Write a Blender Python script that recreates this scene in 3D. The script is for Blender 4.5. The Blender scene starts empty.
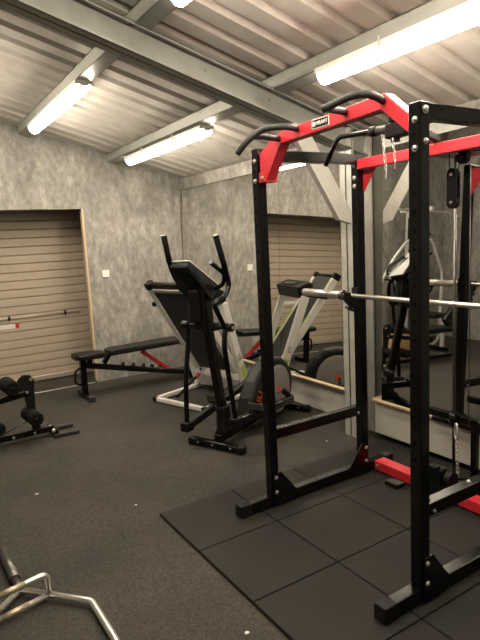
import bpy, bmesh, math, random
from mathutils import Vector, Matrix
random.seed(7)
scn = bpy.context.scene
C = scn.collection
PI = math.pi
V = Vector

# ------------------------------------------------------------------ materials
def new_mat(name):
    m = bpy.data.materials.new(name); m.use_nodes = True
    nt = m.node_tree
    return m, nt, nt.nodes['Principled BSDF']

def setp(b, **k):
    for n, v in k.items():
        b.inputs[n].default_value = v

def plain(name, col, rough=.5, metal=0., spec=.5, noise=.06, scale=40., bump=0., rvar=.08):
    m, nt, b = new_mat(name)
    N, L = nt.nodes, nt.links
    tc = N.new('ShaderNodeTexCoord'); nz = N.new('ShaderNodeTexNoise')
    nz.inputs['Scale'].default_value = scale; nz.inputs['Detail'].default_value = 4
    L.new(tc.outputs['Object'], nz.inputs['Vector'])
    r = N.new('ShaderNodeValToRGB')
    r.color_ramp.elements[0].position = .3; r.color_ramp.elements[1].position = .7
    r.color_ramp.elements[0].color = (*[max(0, c*(1-noise)) for c in col], 1)
    r.color_ramp.elements[1].color = (*[min(1, c*(1+noise)) for c in col], 1)
    L.new(nz.outputs['Fac'], r.inputs['Fac']); L.new(r.outputs['Color'], b.inputs['Base Color'])
    mr = N.new('ShaderNodeMapRange')
    mr.inputs['To Min'].default_value = max(.02, rough-rvar); mr.inputs['To Max'].default_value = min(1, rough+rvar)
    L.new(nz.outputs['Fac'], mr.inputs['Value']); L.new(mr.outputs['Result'], b.inputs['Roughness'])
    setp(b, Metallic=metal); b.inputs['Specular IOR Level'].default_value = spec
    if bump:
        bp = N.new('ShaderNodeBump'); bp.inputs['Strength'].default_value = bump; bp.inputs['Distance'].default_value = .002
        L.new(nz.outputs['Fac'], bp.inputs['Height']); L.new(bp.outputs['Normal'], b.inputs['Normal'])
    return m

def concrete(name, c0, c1, c2):
    m, nt, b = new_mat(name); N, L = nt.nodes, nt.links
    tc = N.new('ShaderNodeTexCoord')
    mp = N.new('ShaderNodeMapping'); mp.inputs['Scale'].default_value = (1.5, 1.5, .8)
    L.new(tc.outputs['Object'], mp.inputs['Vector'])
    n1 = N.new('ShaderNodeTexNoise'); n1.inputs['Scale'].default_value = 2.6; n1.inputs['Detail'].default_value = 9; n1.inputs['Roughness'].default_value = .68
    n1.inputs['Distortion'].default_value = .5
    n2 = N.new('ShaderNodeTexNoise'); n2.inputs['Scale'].default_value = 11; n2.inputs['Detail'].default_value = 8; n2.inputs['Roughness'].default_value = .7
    L.new(mp.outputs[0], n1.inputs['Vector']); L.new(mp.outputs[0], n2.inputs['Vector'])
    mx = N.new('ShaderNodeMath'); mx.operation = 'MULTIPLY_ADD'; mx.inputs[1].default_value = .5
    hf = N.new('ShaderNodeMath'); hf.operation = 'MULTIPLY'; hf.inputs[1].default_value = .5
    L.new(n2.outputs['Fac'], hf.inputs[0])
    L.new(n1.outputs['Fac'], mx.inputs[0]); L.new(hf.outputs[0], mx.inputs[2])
    r = N.new('ShaderNodeValToRGB'); e = r.color_ramp.elements
    e[0].position = .38; e[0].color = (*c0, 1); e[1].position = .62; e[1].color = (*c2, 1)
    k = e.new(.5); k.color = (*c1, 1)
    L.new(mx.outputs[0], r.inputs['Fac']); L.new(r.outputs['Color'], b.inputs['Base Color'])
    setp(b, Roughness=.62)
    bp = N.new('ShaderNodeBump'); bp.inputs['Strength'].default_value = .12; bp.inputs['Distance'].default_value = .004
    L.new(n2.outputs['Fac'], bp.inputs['Height']); L.new(bp.outputs['Normal'], b.inputs['Normal'])
    return m

def rubber(name, col, speck, rough=.85, cloud=.25):
    m, nt, b = new_mat(name); N, L = nt.nodes, nt.links
    tc = N.new('ShaderNodeTexCoord')
    n1 = N.new('ShaderNodeTexNoise'); n1.inputs['Scale'].default_value = 1.7; n1.inputs['Detail'].default_value = 5
    n2 = N.new('ShaderNodeTexNoise'); n2.inputs['Scale'].default_value = 95; n2.inputs['Detail'].default_value = 3
    n3 = N.new('ShaderNodeTexVoronoi'); n3.inputs['Scale'].default_value = 60
    for n in (n1, n2, n3): L.new(tc.outputs['Object'], n.inputs['Vector'])
    r = N.new('ShaderNodeValToRGB'); e = r.color_ramp.elements
    e[0].position = .3; e[0].color = (*[c*(1-cloud) for c in col], 1); e[1].position = .7; e[1].color = (*[c*(1+cloud) for c in col], 1)
    L.new(n1.outputs['Fac'], r.inputs['Fac'])
    m1 = N.new('ShaderNodeMixRGB'); m1.blend_type = 'MULTIPLY'; m1.inputs['Fac'].default_value = .8
    r2 = N.new('ShaderNodeValToRGB'); e = r2.color_ramp.elements
    e[0].position = .35; e[0].color = (.52, .52, .52, 1); e[1].position = .68; e[1].color = (1.42, 1.40, 1.36, 1)
    L.new(n2.outputs['Fac'], r2.inputs['Fac'])
    L.new(r.outputs[0], m1.inputs[1]); L.new(r2.outputs[0], m1.inputs[2])
    lt = N.new('ShaderNodeMath'); lt.operation = 'LESS_THAN'; lt.inputs[1].default_value = .085
    L.new(n3.outputs['Distance'], lt.inputs[0])
    m2 = N.new('ShaderNodeMixRGB'); m2.inputs[2].default_value = (*speck, 1)
    sc = N.new('ShaderNodeMath'); sc.operation = 'MULTIPLY'; sc.inputs[1].default_value = .6
    L.new(lt.outputs[0], sc.inputs[0]); L.new(sc.outputs[0], m2.inputs['Fac'])
    L.new(m1.outputs[0], m2.inputs[1]); L.new(m2.outputs[0], b.inputs['Base Color'])
    setp(b, Roughness=rough); b.inputs['Specular IOR Level'].default_value = .35
    bp = N.new('ShaderNodeBump'); bp.inputs['Strength'].default_value = .22; bp.inputs['Distance'].default_value = .002
    L.new(n2.outputs['Fac'], bp.inputs['Height']); L.new(bp.outputs['Normal'], b.inputs['Normal'])
    return m

def wood(name, c0, c1):
    m, nt, b = new_mat(name); N, L = nt.nodes, nt.links
    tc = N.new('ShaderNodeTexCoord'); mp = N.new('ShaderNodeMapping'); mp.inputs['Scale'].default_value = (30, 2, 30)
    nz = N.new('ShaderNodeTexNoise'); nz.inputs['Scale'].default_value = 3; nz.inputs['Detail'].default_value = 6
    L.new(tc.outputs['Object'], mp.inputs[0]); L.new(mp.outputs[0], nz.inputs['Vector'])
    r = N.new('ShaderNodeValToRGB'); r.color_ramp.elements[0].color = (*c0, 1); r.color_ramp.elements[1].color = (*c1, 1)
    r.color_ramp.elements[0].position = .35; r.color_ramp.elements[1].position = .65
    L.new(nz.outputs['Fac'], r.inputs[0]); L.new(r.outputs[0], b.inputs['Base Color']); setp(b, Roughness=.55)
    return m

def emit(name, col, strength):
    m, nt, b = new_mat(name)
    setp(b, Roughness=.4); b.inputs['Base Color'].default_value = (.9, .9, .88, 1)
    b.inputs['Emission Color'].default_value = (*col, 1); b.inputs['Emission Strength'].default_value = strength
    return m

M = dict(
    wall=concrete('polished_concrete', (.155, .148, .133), (.265, .252, .228), (.43, .412, .372)),
    roof=plain('galvanised_roof_sheet', (.58, .555, .505), .5, .2, noise=.08, scale=8),
    steel=plain('galvanised_steel', (.52, .515, .465), .42, .3, noise=.10, scale=14),
    brace=plain('dull_galvanised_steel', (.46, .45, .41), .5, .3, noise=.08, scale=14),
    floor=rubber('rubber_flooring', (.043, .039, .032), (.16, .15, .13)),
    mat=rubber('dense_rubber_tile', (.0118, .0107, .0082), (.04, .036, .03), .7, .18),
    matmark=plain('pressed_rubber', (.006, .0057, .005), .8, noise=.1),
    black=plain('black_powder_coat', (.0028, .0027, .0026), .22, 0, .38, noise=.1, scale=10, rvar=.01),
    hole=plain('bore_black', (.002, .002, .002), .9, 0, .05),
    red=plain('red_powder_coat', (.54, .024, .036), .36, 0, .5, noise=.05, scale=60),
    chrome=plain('chrome', (.80, .79, .76), .30, .8, noise=.03, scale=60, rvar=.03),
    zinc=plain('zinc_bolt', (.72, .71, .68), .3, .9, noise=.05),
    satin=plain('satin_steel_bar', (.74, .72, .67), .30, .85, noise=.02, scale=20, rvar=.02),
    gun=plain('worn_dark_steel', (.16, .15, .135), .38, .8, noise=.2, scale=80),
    knurl=plain('brass_tinted_knurl', (.50, .45, .33), .45, .8, noise=.25, scale=400, bump=.4),
    plastic=plain('black_plastic', (.005, .005, .005), .42, 0, .22, noise=.15),
    foam=plain('black_foam', (.006, .006, .006), .9, 0, .2, noise=.25, scale=150, bump=.3),
    grip=plain('dark_grey_grip', (.030, .029, .028), .55, 0, .4, noise=.15, scale=200, bump=.2),
    vinyl=plain('black_vinyl', (.0065, .0062, .006), .42, 0, .28, noise=.2, scale=60, bump=.1),
    greyplastic=plain('grey_plastic', (.24, .225, .205), .4, 0, .5, noise=.08),
    shell=plain('dark_grey_shell', (.008, .0077, .0072), .5, 0, .25, noise=.1),
    white=plain('white_paint', (.74, .72, .68), .4, 0, .5, noise=.03),
    board=plain('painted_board', (.50, .475, .43), .55, 0, .4, noise=.06, scale=6),
    wood=wood('bare_pine', (.55, .41, .25), (.68, .53, .34)),
    door=plain('beige_door_slat', (.47, .395, .305), .42, .1, .5, noise=.05, scale=12),
    doorbar=plain('pale_aluminium', (.62, .56, .46), .35, .6, noise=.05),
    orange=plain('orange_decal', (.75, .10, .03), .5),
    green=plain('lime_decal', (.38, .60, .06), .5),
    card=plain('brown_cardboard', (.50, .30, .14), .8, noise=.08),
    paper=plain('white_scrap', (.75, .72, .66), .8),
    belt=plain('treadmill_belt', (.03, .03, .03), .7, noise=.2, scale=200),
    chrome_dim=plain('guide_rod_chrome', (.2, .19, .175), .35, 1, noise=.05),
    screen=plain('glossy_screen', (.03, .035, .035), .12, 0, .5, noise=.02),
    silver=plain('silver_paint', (.72, .71, .68), .3, .5, noise=.05),
    pale=plain('pale_plastic', (.62, .63, .62), .3, 0, .5, noise=.03),
    lamp=emit('lamp_diffuser', (1.0, .872, .70), 57.0),
    lampwhite=plain('lamp_housing', (.80, .79, .76), .45, 0, .5, noise=.03),
    rafter=plain('grey_green_steel', (.32, .325, .295), .45, .25, noise=.08, scale=12),
    gapstrip=plain('dark_gap_strip', (.17, .165, .14), .5, .3, noise=.1, scale=10),
    socket=plain('socket_white', (.85, .83, .78), .4, 0, .5, noise=.02),
)
mm, nt, b = new_mat('mirror_silver')
setp(b, Metallic=1., Roughness=.0); b.inputs['Base Color'].default_value = (.80, .80, .77, 1)
nz = nt.nodes.new('ShaderNodeTexNoise'); nz.inputs['Scale'].default_value = 3
rp = nt.nodes.new('ShaderNodeValToRGB')
rp.color_ramp.elements[0].color = (.78, .78, .755, 1); rp.color_ramp.elements[1].color = (.83, .83, .80, 1)
nt.links.new(nz.outputs['Fac'], rp.inputs[0]); nt.links.new(rp.outputs[0], b.inputs['Base Color'])
M['mirror'] = mm

# ------------------------------------------------------------------ mesh helpers
def box(bm, x0, x1, y0, y1, z0, z1, bev=0., seg=2):
    vs = [bm.verts.new((x, y, z)) for x in (x0, x1) for y in (y0, y1) for z in (z0, z1)]
    idx = [(0, 1, 3, 2), (4, 6, 7, 5), (0, 4, 5, 1), (2, 3, 7, 6), (0, 2, 6, 4), (1, 5, 7, 3)]
    fs = [bm.faces.new([vs[i] for i in f]) for f in idx]
    if bev:
        es = list({e for f in fs for e in f.edges})
        bmesh.ops.bevel(bm, geom=es, offset=bev, segments=seg, affect='EDGES', profile=.5)

def bar(bm, p, q, w, h, up=(0, 0, 1), bev=0., seg=2):
    """rectangular bar from p to q; w across, h along 'up'"""
    p, q, up = V(p), V(q), V(up)
    d = (q-p); L = d.length; d.normalize()
    s = d.cross(up).normalized(); u = s.cross(d).normalized()
    vs = []
    for t in (0, L):
        for a in (-w/2, w/2):
            for c in (-h/2, h/2):
                vs.append(bm.verts.new(p+d*t+s*a+u*c))
    idx = [(0, 1, 3, 2), (4, 6, 7, 5), (0, 4, 5, 1), (2, 3, 7, 6), (0, 2, 6, 4), (1, 5, 7, 3)]
    fs = [bm.faces.new([vs[i] for i in f]) for f in idx]
    if bev:
        es = list({e for f in fs for e in f.edges})
        bmesh.ops.bevel(bm, geom=es, offset=bev, segments=seg, affect='EDGES', profile=.5)

def smooth_path(pts, n=6):
    pts = [V(p) for p in pts]
    if len(pts) < 3: return pts
    out = []
    P = [pts[0]*2-pts[1]] + pts + [pts[-1]*2-pts[-2]]
    for i in range(1, len(P)-2):
        p0, p1, p2, p3 = P[i-1:i+3]
        for k in range(n):
            t = k/n
            out.append(.5*((2*p1)+(p2-p0)*t+(2*p0-5*p1+4*p2-p3)*t*t+(3*p1-p0-3*p2+p3)*t**3))
    out.append(pts[-1]); return out

def bend_path(pts, r=.03, n=4):
    """straight runs joined by short rounded corners"""
    pts = [V(p) for p in pts]; out = [pts[0]]
    for i in range(1, len(pts)-1):
        a, b_, c = pts[i-1], pts[i], pts[i+1]
        ra = min(r, (a-b_).length*.45); rc = min(r, (c-b_).length*.45)
        s, e = b_+(a-b_).normalized()*ra, b_+(c-b_).normalized()*rc
        for k in range(n+1):
            t = k/n; out.append(s*(1-t)**2+b_*2*t*(1-t)+e*t*t)
    out.append(pts[-1]); return out

def tube(bm, pts, r, seg=12, cap=True, flat=None):
    pts = [V(p) for p in pts]
    rr = r if isinstance(r, (list, tuple)) else [r]*len(pts)
    if len(rr) != len(pts):
        rr = [rr[0]+(rr[-1]-rr[0])*i/(len(pts)-1) for i in range(len(pts))]
    t0 = (pts[1]-pts[0]).normalized()
    n = t0.orthogonal().normalized()
    rings = []; prev = t0
    for i, p in enumerate(pts):
        if i == 0: t = t0
        elif i == len(pts)-1: t = (pts[-1]-pts[-2]).normalized()
        else: t = ((pts[i+1]-p).normalized()+(p-pts[i-1]).normalized()).normalized()
        ax = prev.cross(t)
        if ax.length > 1e-6:
            n = Matrix.Rotation(prev.angle(t), 3, ax.normalized()) @ n
        n = (n-t*n.dot(t)).normalized(); prev = t
        b_ = t.cross(n)
        rings.append([bm.verts.new(p+(n*math.cos(2*PI*k/seg)+b_*math.sin(2*PI*k/seg))*rr[i]) for k in range(seg)])
    for a, c in zip(rings, rings[1:]):
        for k in range(seg):
            f = bm.faces.new((a[k], a[(k+1) % seg], c[(k+1) % seg], c[k])); f.smooth = True
    if cap:
        bm.faces.new(rings[0][::-1]); bm.faces.new(rings[-1])

def cyl(bm, p, q, r, seg=20): tube(bm, [p, q], r, seg)

def disc_stack(bm, c, ax, prof, seg=40):
    """lathe: prof = [(offset along axis, radius)]"""
    c, ax = V(c), V(ax).normalized(); n = ax.orthogonal().normalized(); b_ = ax.cross(n)
    rings = []
    for o, r in prof:
        rings.append([bm.verts.new(c+ax*o+(n*math.cos(2*PI*k/seg)+b_*math.sin(2*PI*k/seg))*max(r, 1e-4)) for k in range(seg)])
    for a, d in zip(rings, rings[1:]):
        for k in range(seg):
            f = bm.faces.new((a[k], a[(k+1) % seg], d[(k+1) % seg], d[k]))
    bm.faces.new(rings[0][::-1]); bm.faces.new(rings[-1])

def prism(bm, poly, off, bev=0., seg=2):
    """poly: list of 3D points in a plane; extruded by vector off"""
    off = V(off)
    a = [bm.verts.new(V(p)) for p in poly]; c = [bm.verts.new(V(p)+off) for p in poly]
    n = len(a)
    fs = [bm.faces.new(a[::-1]), bm.faces.new(c)]
    for k in range(n):
        fs.append(bm.faces.new((a[k], a[(k+1) % n], c[(k+1) % n], c[k])))
    if bev:
        es = list({e for f in fs[:2] for e in f.edges})
        bmesh.ops.bevel(bm, geom=es, offset=bev, segments=seg, affect='EDGES', profile=.5)

def NB(): return bmesh.new()

def base_of(o):
    v = V((0, 0, 0))
    while o is not None:
        v += o.location; o = o.parent
    return v

def obj(name, bm, mat, parent=None, label=None, smooth=False, loc=None):
    """bm in world coordinates -> one mesh object"""
    bmesh.ops.recalc_face_normals(bm, faces=bm.faces)
    if parent is not None: o0 = base_of(parent)
    elif loc is not None: o0 = V(loc)
    else:
        xs = [v.co for v in bm.verts]
        lo = V([min(c[i] for c in xs) for i in range(3)]); hi = V([max(c[i] for c in xs) for i in range(3)])
        o0 = V(((lo.x+hi.x)/2, (lo.y+hi.y)/2, lo.z))
    bmesh.ops.translate(bm, verts=bm.verts, vec=-o0)
    me = bpy.data.meshes.new(name); bm.to_mesh(me); bm.free()
    me.materials.append(M[mat])
    if smooth:
        for p in me.polygons: p.use_smooth = True
    o = bpy.data.objects.new(name, me); C.objects.link(o)
    if parent is not None: o.parent = parent
    else: o.location = o0
    if label: o['label'] = label
    return o

def thing(name, label, cat, loc, group=None):
    o = bpy.data.objects.new(name, None); C.objects.link(o)
    o.empty_display_size = .1; o.location = loc; o['label'] = label; o['category'] = cat
    if group: o['group'] = group
    return o

def tag(o, label, cat, group=None):
    o['label'] = label; o['category'] = cat
    if group: o['group'] = group
    return o

def struct(o):
    o['kind'] = 'structure'; return o

def text_mesh(name, body, size, mat, parent, origin, xdir, ydir, depth=.0008, spacing=1.0):
    cu = bpy.data.curves.new('lettering', 'FONT'); cu.body = body; cu.size = size; cu.extrude = depth
    cu.align_x = 'CENTER'; cu.align_y = 'CENTER'; cu.space_character = spacing
    tmp = bpy.data.objects.new('tmp_lettering', cu); C.objects.link(tmp)
    bpy.context.view_layer.update()
    me = bpy.data.meshes.new_from_object(tmp.evaluated_get(bpy.context.evaluated_depsgraph_get()))
    bpy.data.objects.remove(tmp); bpy.data.curves.remove(cu)
    x, y = V(xdir).normalized(), V(ydir).normalized(); z = x.cross(y)
    R = Matrix((x, y, z)).transposed().to_4x4()
    me.transform(Matrix.Translation(V(origin)-base_of(parent)) @ R)
    me.name = name; me.materials.clear(); me.materials.append(M[mat])
    o = bpy.data.objects.new(name, me); C.objects.link(o); o.parent = parent
    return o

def copy_tree(o, parent=None):
    c = o.copy(); C.objects.link(c)
    if parent is not None: c.parent = parent
    for ch in list(o.children): copy_tree(ch, c)
    return c

# ------------------------------------------------------------------ the room
XR, YB, XL, YF = 2.03, 3.45, -3.4, -4.7
SL = .275
def roof_z(x): return 2.405 + SL*(1.97-x)

bm = NB(); box(bm, XL-.15, XR+.15, YF-.15, YB+.8, -.1, 0.); struct(obj('floor', bm, 'floor'))

# corrugated roof, ribs running up the slope
bm = NB(); prof = []
y = YF-.2; pitch = .215
while y < YB+.75:
    prof += [(y, 0), (y+.125, 0), (y+.148, .032), (y+.192, .032)]
    y += pitch
x0, x1 = XL-.2, XR+.2
def rv(x, y, z): return bm.verts.new((x, y, roof_z(x)+z))
lo0 = [rv(x0, a, c) for a, c in prof]; lo1 = [rv(x1, a, c) for a, c in prof]
hi0 = [rv(x0, a, c+.012) for a, c in prof]; hi1 = [rv(x1, a, c+.012) for a, c in prof]
for i in range(len(prof)-1):
    bm.faces.new((lo0[i], lo0[i+1], lo1[i+1], lo1[i])); bm.faces.new((hi0[i], hi1[i], hi1[i+1], hi0[i+1]))
    bm.faces.new((lo0[i], hi0[i], hi0[i+1], lo0[i+1])); bm.faces.new((lo1[i], lo1[i+1], hi1[i+1], hi1[i]))
struct(obj('ceiling', bm, 'roof'))

DX0, DX1, DZ = -1.45, .757, 2.03
def wall_poly(bm, pts, y0, y1): prism(bm, [(x, y0, z) for x, z in pts], (0, y1-y0, 0))
bm = NB()
T = -.004
wall_poly(bm, [(DX1, 0), (XR, 0), (XR, roof_z(XR)+T), (DX1, roof_z(DX1)+T)], YB, YB+.06)
wall_poly(bm, [(DX0, DZ), (DX1, DZ), (DX1, roof_z(DX1)+T), (DX0, roof_z(DX0)+T)], YB, YB+.06)
wall_poly(bm, [(XL, 0), (DX0, 0), (DX0, roof_z(DX0)+T), (XL, roof_z(XL)+T)], YB, YB+.06)
struct(obj('wall_back', bm, 'wall', loc=(0, YB, 0)))
bm = NB(); wall_poly(bm, [(XL, 0), (XR, 0), (XR, roof_z(XR)+T), (XL, roof_z(XL)+T)], YB+.60, YB+.70); struct(obj('wall_rear', bm, 'board', loc=(0, YB+.6, 0)))
bm = NB(); box(bm, XR, XR+.12, YF, YB+.7, 0, roof_z(XR)-.006); struct(obj('wall_right', bm, 'wall', loc=(XR, 0, 0)))
bm = NB(); box(bm, XL-.12, XL, YF, YB+.7, 0, roof_z(XL)-.006); struct(obj('wall_left', bm, 'wall', loc=(XL, 0, 0)))
bm = NB(); wall_poly(bm, [(XL, 0), (XR, 0), (XR, roof_z(XR)+T), (XL, roof_z(XL)+T)], YF-.12, YF); struct(obj('wall_front', bm, 'wall', loc=(0, YF, 0)))
# board above the mirrors, standing proud of them
bm = NB(); box(bm, XR-.022, XR, .262, YB, 2.245, roof_z(XR)-.008, .003); struct(obj('trim_1', bm, 'wall', loc=(XR, 0, 0)))
# joint lines of the wall sheets on the back wall
bm = NB(); box(bm, 1.335, 1.339, YB-.001, YB+.01, 2.24, 2.56); box(bm, DX1, XR, YB-.001, YB+.01, 2.237, 2.24)
struct(obj('trim_2', bm, 'wall'))
bm = NB(); box(bm, 1.996, 2.003, YB-.006, YB, .31, 2.245); struct(obj('trim_10', bm, 'gun'))
# pine edge of the sheet beside the roller door
bm = NB(); box(bm, DX1-.010, DX1+.010, YB-.004, YB+.066, .02, DZ, .002); struct(obj('trim_3', bm, 'wood'))
bm = NB(); box(bm, DX0, DX1-.03, YB-.012, YB+.012, 0, .008, .002); struct(obj('trim_5', bm, 'satin'))

# roller door, half a metre behind the lined wall
d = struct(bpy.data.objects.new('door_1', None)); C.objects.link(d); d.location = (-.35, YB+.56, 0)
DY = YB+.55
bm = NB(); z = .049+.0995; p = [(DY, .055)]
while z < 2.45:
    p += [(DY, z-.008), (DY+.005, z-.005), (DY+.020, z), (DY+.005, z+.005), (DY, z+.008)]
    z += .0995
p += [(DY, 2.5)]
ex = .30
a = [bm.verts.new((DX0-ex, q[0], q[1])) for q in p]; c = [bm.verts.new((DX1+ex, q[0], q[1])) for q in p]
for i in range(len(p)-1): bm.faces.new((a[i], a[i+1], c[i+1], c[i]))
ab_ = [bm.verts.new((DX0-ex, DY+.03, z_)) for z_ in (.055, 2.5)]; cb_ = [bm.verts.new((DX1+ex, DY+.03, z_)) for z_ in (.055, 2.5)]
bm.faces.new((ab_[0], ab_[1], cb_[1], cb_[0]))
bm.faces.new(a+[ab_[1], ab_[0]]); bm.faces.new(c+[cb_[1], cb_[0]]); bm.faces.new((a[0], c[0], cb_[0], ab_[0])); bm.faces.new((a[-1], c[-1], cb_[1], ab_[1]))
curt = obj('slat_curtain', bm, 'door', d)
bm = NB(); box(bm, DX0-ex, DX1+ex, DY-.012, DY+.03, .012, .072, .005); obj('bottom_rail', bm, 'doorbar', d)
bm = NB(); cyl(bm, (-.62, DY-.018, .812), (.78, DY-.018, .812), .006, 10); lb = obj('lock_bar', bm, 'doorbar', d)
for x in (-.058, .594):
    bm = NB(); box(bm, x-.014, x+.014, DY-.026, DY+.002, .800, .824, .002); box(bm, x-.005, x+.005, DY-.026, DY, .78, .846, .002)
    obj('lock_bracket', bm, 'shell', lb)
bm = NB(); box(bm, -.34, .003, DY-.004, DY+.001, .690, .742, .001); st = obj('sticker', bm, 'white', d, 'white warning sticker')
bm = NB(); box(bm, .004, .044, DY-.004, DY+.001, .690, .745, .001); obj('sticker_patch', bm, 'red', d, 'small red square sticker')

# painted board and lip under the mirrors
bm = NB(); box(bm, 2.0, XR, .27, YB, .012, .30, .002); box(bm, 1.862, XR, YF, .055, .062, .316, .002)
struct(obj('baseboard_right', bm, 'board', loc=(XR, 0, 0)))
bm = NB(); box(bm, 1.93, XR, .27, YB, .29, .308, .004); box(bm, 1.828, XR, -.50, .062, .312, .344, .013, 3)
struct(obj('trim_6', bm, 'wood', loc=(XR, 0, .29)))
bm = NB(); box(bm, 1.828, XR, YF, -.50, .312, .343, .004); struct(obj('trim_7', bm, 'black', loc=(XR, 0, .285)))

# ------------------------------------------------------------------ mirrors
def mirror(y0, y1, th, label, xb=1.955, zb=.315, zt=2.243):
    xt = xb+math.tan(th)*(zt-zb)
    dx = .006
    g = .0018
    bm = NB()
    prism(bm, [(xb, y0+g, zb), (xt, y0+g, zt), (min(xt+dx, XR-.0005), y0+g, zt), (xb+dx, y0+g, zb)], (0, y1-y0-2*g, 0))
    o = obj('wall_mirror', bm, 'mirror', loc=(xb, (y0+y1)/2, zb))
    tag(o, label, 'mirror', 'wall mirrors on the long wall')
    return o
mirror(2.33, 3.435, .035, 'frameless mirror panel in the room corner behind the white folded treadmill')
mirror(1.39, 2.33, .035, 'frameless mirror panel showing the wall socket, second panel from the corner')
mirror(.27, 1.39, .035, 'frameless mirror panel beside the steel column, above the exercise bike wheel reflection'.replace('exercise bike wheel reflection', 'flywheel of the cross trainer'))
mirror(-1.05, -.037, .028, 'frameless mirror panel behind the red crossbeam of the power rack', 1.836, .345, 2.28)
mirror(-2.2, -1.05, .028, 'frameless mirror panel past the far edge of the power rack', 1.836, .345, 2.28)
bm = NB(); prism(bm, [(1.845, YF, .345), (1.901, YF, 2.283), (XR, YF, 2.283), (XR, YF, .345)], (0, -.040-YF, 0)); struct(obj('trim_9', bm, 'wall', loc=(XR, 0, .345)))

bm = NB(); box(bm, 2.012, XR, -.03, .262, .345, 2.36, .002); struct(obj('trim_8', bm, 'gapstrip', loc=(XR, .1, 0)))  # dark strip filling the gap between column and mirror
# ------------------------------------------------------------------ steel frame of the shed
def csec(bm, yb, side, lip, prof_dir):
    pass
# column: two lipped channels back to back
bm = NB()
cx0, cx1 = 1.775, 1.985
for yb, s in ((.233, 1), (.229, -1)):
    w = .066
    ya, yc = sorted((yb, yb+s*w))
    def B(x0, x1, y0, y1): box(bm, x0, x1, min(y0, y1), max(y0, y1), 0.0, 2.37)
    B(cx0, cx1, yb, yb+s*.004)                    # web
    B(cx0, cx0+.004, yb, yb+s*w)                  # front flange
    B(cx1-.004, cx1, yb, yb+s*w)                  # rear flange
    B(cx0, cx0+.018, yb+s*(w-.004), yb+s*w); B(cx1-.018, cx1, yb+s*(w-.004), yb+s*w)
for z in (1.72, 1.86, .35, .2):
    disc_stack(bm, (1.835, .225, z), (0, -1, 0), [(0, .012), (.008, .012), (.009, .007)], 6)
struct(obj('steel_column', bm, 'steel', loc=(1.85, .19, 0)))
# rafter
bm = NB()
def raf(x): return roof_z(x)-.078
u = V((1, 0, -SL)).normalized(); nrm = V((SL, 0, 1)).normalized()
xa, xb = XL+.02, 1.985
pa, pb = V((xa, 0, raf(xa))), V((xb, 0, raf(xb)))
D = .165
for yb, s in ((.2345, 1), (.2275, -1)):
    w = .063
    def RB(y0, y1, d0, d1):
        y0, y1 = min(y0, y1), max(y0, y1)
        q = [pa+nrm*(-d0), pa+nrm*(-d1), pb+nrm*(-d1), pb+nrm*(-d0)]
        prism(bm, [(v.x, y0, v.z) for v in q], (0, y1-y0, 0))
    RB(yb, yb+s*.004, 0, D); RB(yb, yb+s*w, 0, .004); RB(yb, yb+s*w, D-.004, D)
    RB(yb+s*(w-.004), yb+s*w, 0, .016); RB(yb+s*(w-.004), yb+s*w, D-.016, D)
for x in (1.10, .62):
    c = V((x, .224, raf(x)-.06)); disc_stack(bm, c, (0, -1, 0), [(0, .011), (.008, .011), (.009, .006)], 6)
struct(obj('rafter_beam', bm, 'rafter', loc=(0, .19, 2.4)))
# knee brace
bm = NB()
prism(bm, [(x, .115, z) for x, z in ((1.21, 2.27), (1.60, 1.70), (1.719, 1.668), (1.752, 1.704), (1.31, 2.345), (1.21, 2.345))], (0, .048, 0), .002)
struct(obj('knee_brace_beam', bm, 'brace', loc=(1.5, .14, 1.7)))
# purlins
for x in (.195, 1.135, -.80, -1.75, -2.65):
    bm = NB(); hw = .045
    for (a, b_, z0, z1) in ((-hw, hw, -.006, -.002), (-hw, -hw+.004, -.088, -.002), (-hw, hw, -.088, -.084), (hw-.004, hw, -.088, -.07)):
        pts = [(x+a, roof_z(x+a)+z0), (x+b_, roof_z(x+b_)+z0), (x+b_, roof_z(x+b_)+z1), (x+a, roof_z(x+a)+z1)]
        prism(bm, [(u_, YF, v_) for u_, v_ in pts], (0, YB-YF, 0))
    struct(obj('purlin_beam', bm, 'rafter', loc=(x, 0, roof_z(x)-.09)))

# ------------------------------------------------------------------ tube lights
def light(x, y0, y1, label):
    z = roof_z(x)-.092
    t = thing('batten_light', label, 'ceiling light', (x, (y0+y1)/2, z-.09), 'fluorescent battens under the purlins')
    bm = NB(); box(bm, x-.066, x+.066, y0, y1, z-.034, z-.002, .004); obj('housing', bm, 'lampwhite', t)
    bm = NB(); n = 12
    prof = [(.050*math.cos(a), -.0342-.052*math.sin(a)) for a in [PI*k/n for k in range(n+1)]]
    prism(bm, [(x+a, y0+.006, z+c) for a, c in prof], (0, y1-y0-.012, 0))
    obj('diffuser', bm, 'lamp', t)
    for ye in (y0-.010, y1):
        bm = NB(); box(bm, x-.030, x+.030, ye, ye+.010, z-.045, z-.004, .002); obj('end_bracket', bm, 'lampwhite', t)
    for f in (.3, .72):
        yy = y0+(y1-y0)*f
        bm = NB(); box(bm, x-.071, x-.067, yy-.008, yy+.008, z-.04, z+.02, .001); box(bm, x-.071, x+.03, yy-.008, yy+.008, z-.004, z-.001)
        obj('mounting_clip', bm, 'steel', t)
    return t
light(.185, 1.25, 2.87, 'glowing tube light under the purlin above the roller door')
light(1.16, 1.19, 2.90, 'glowing tube light near the corner above the black bench')
light(1.10, -2.10, -.31, 'largest glowing tube light, above the power rack')
light(.165, -2.12, -.34, 'tube light above the open floor, end just showing at the roof edge beside the rafter')
light(-.75, 1.17, 2.90, 'tube light in the row farthest from the mirrors, on the roller door side')
light(-.75, -2.10, -.31, 'tube light in the row farthest from the mirrors, on the camera side')

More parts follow.
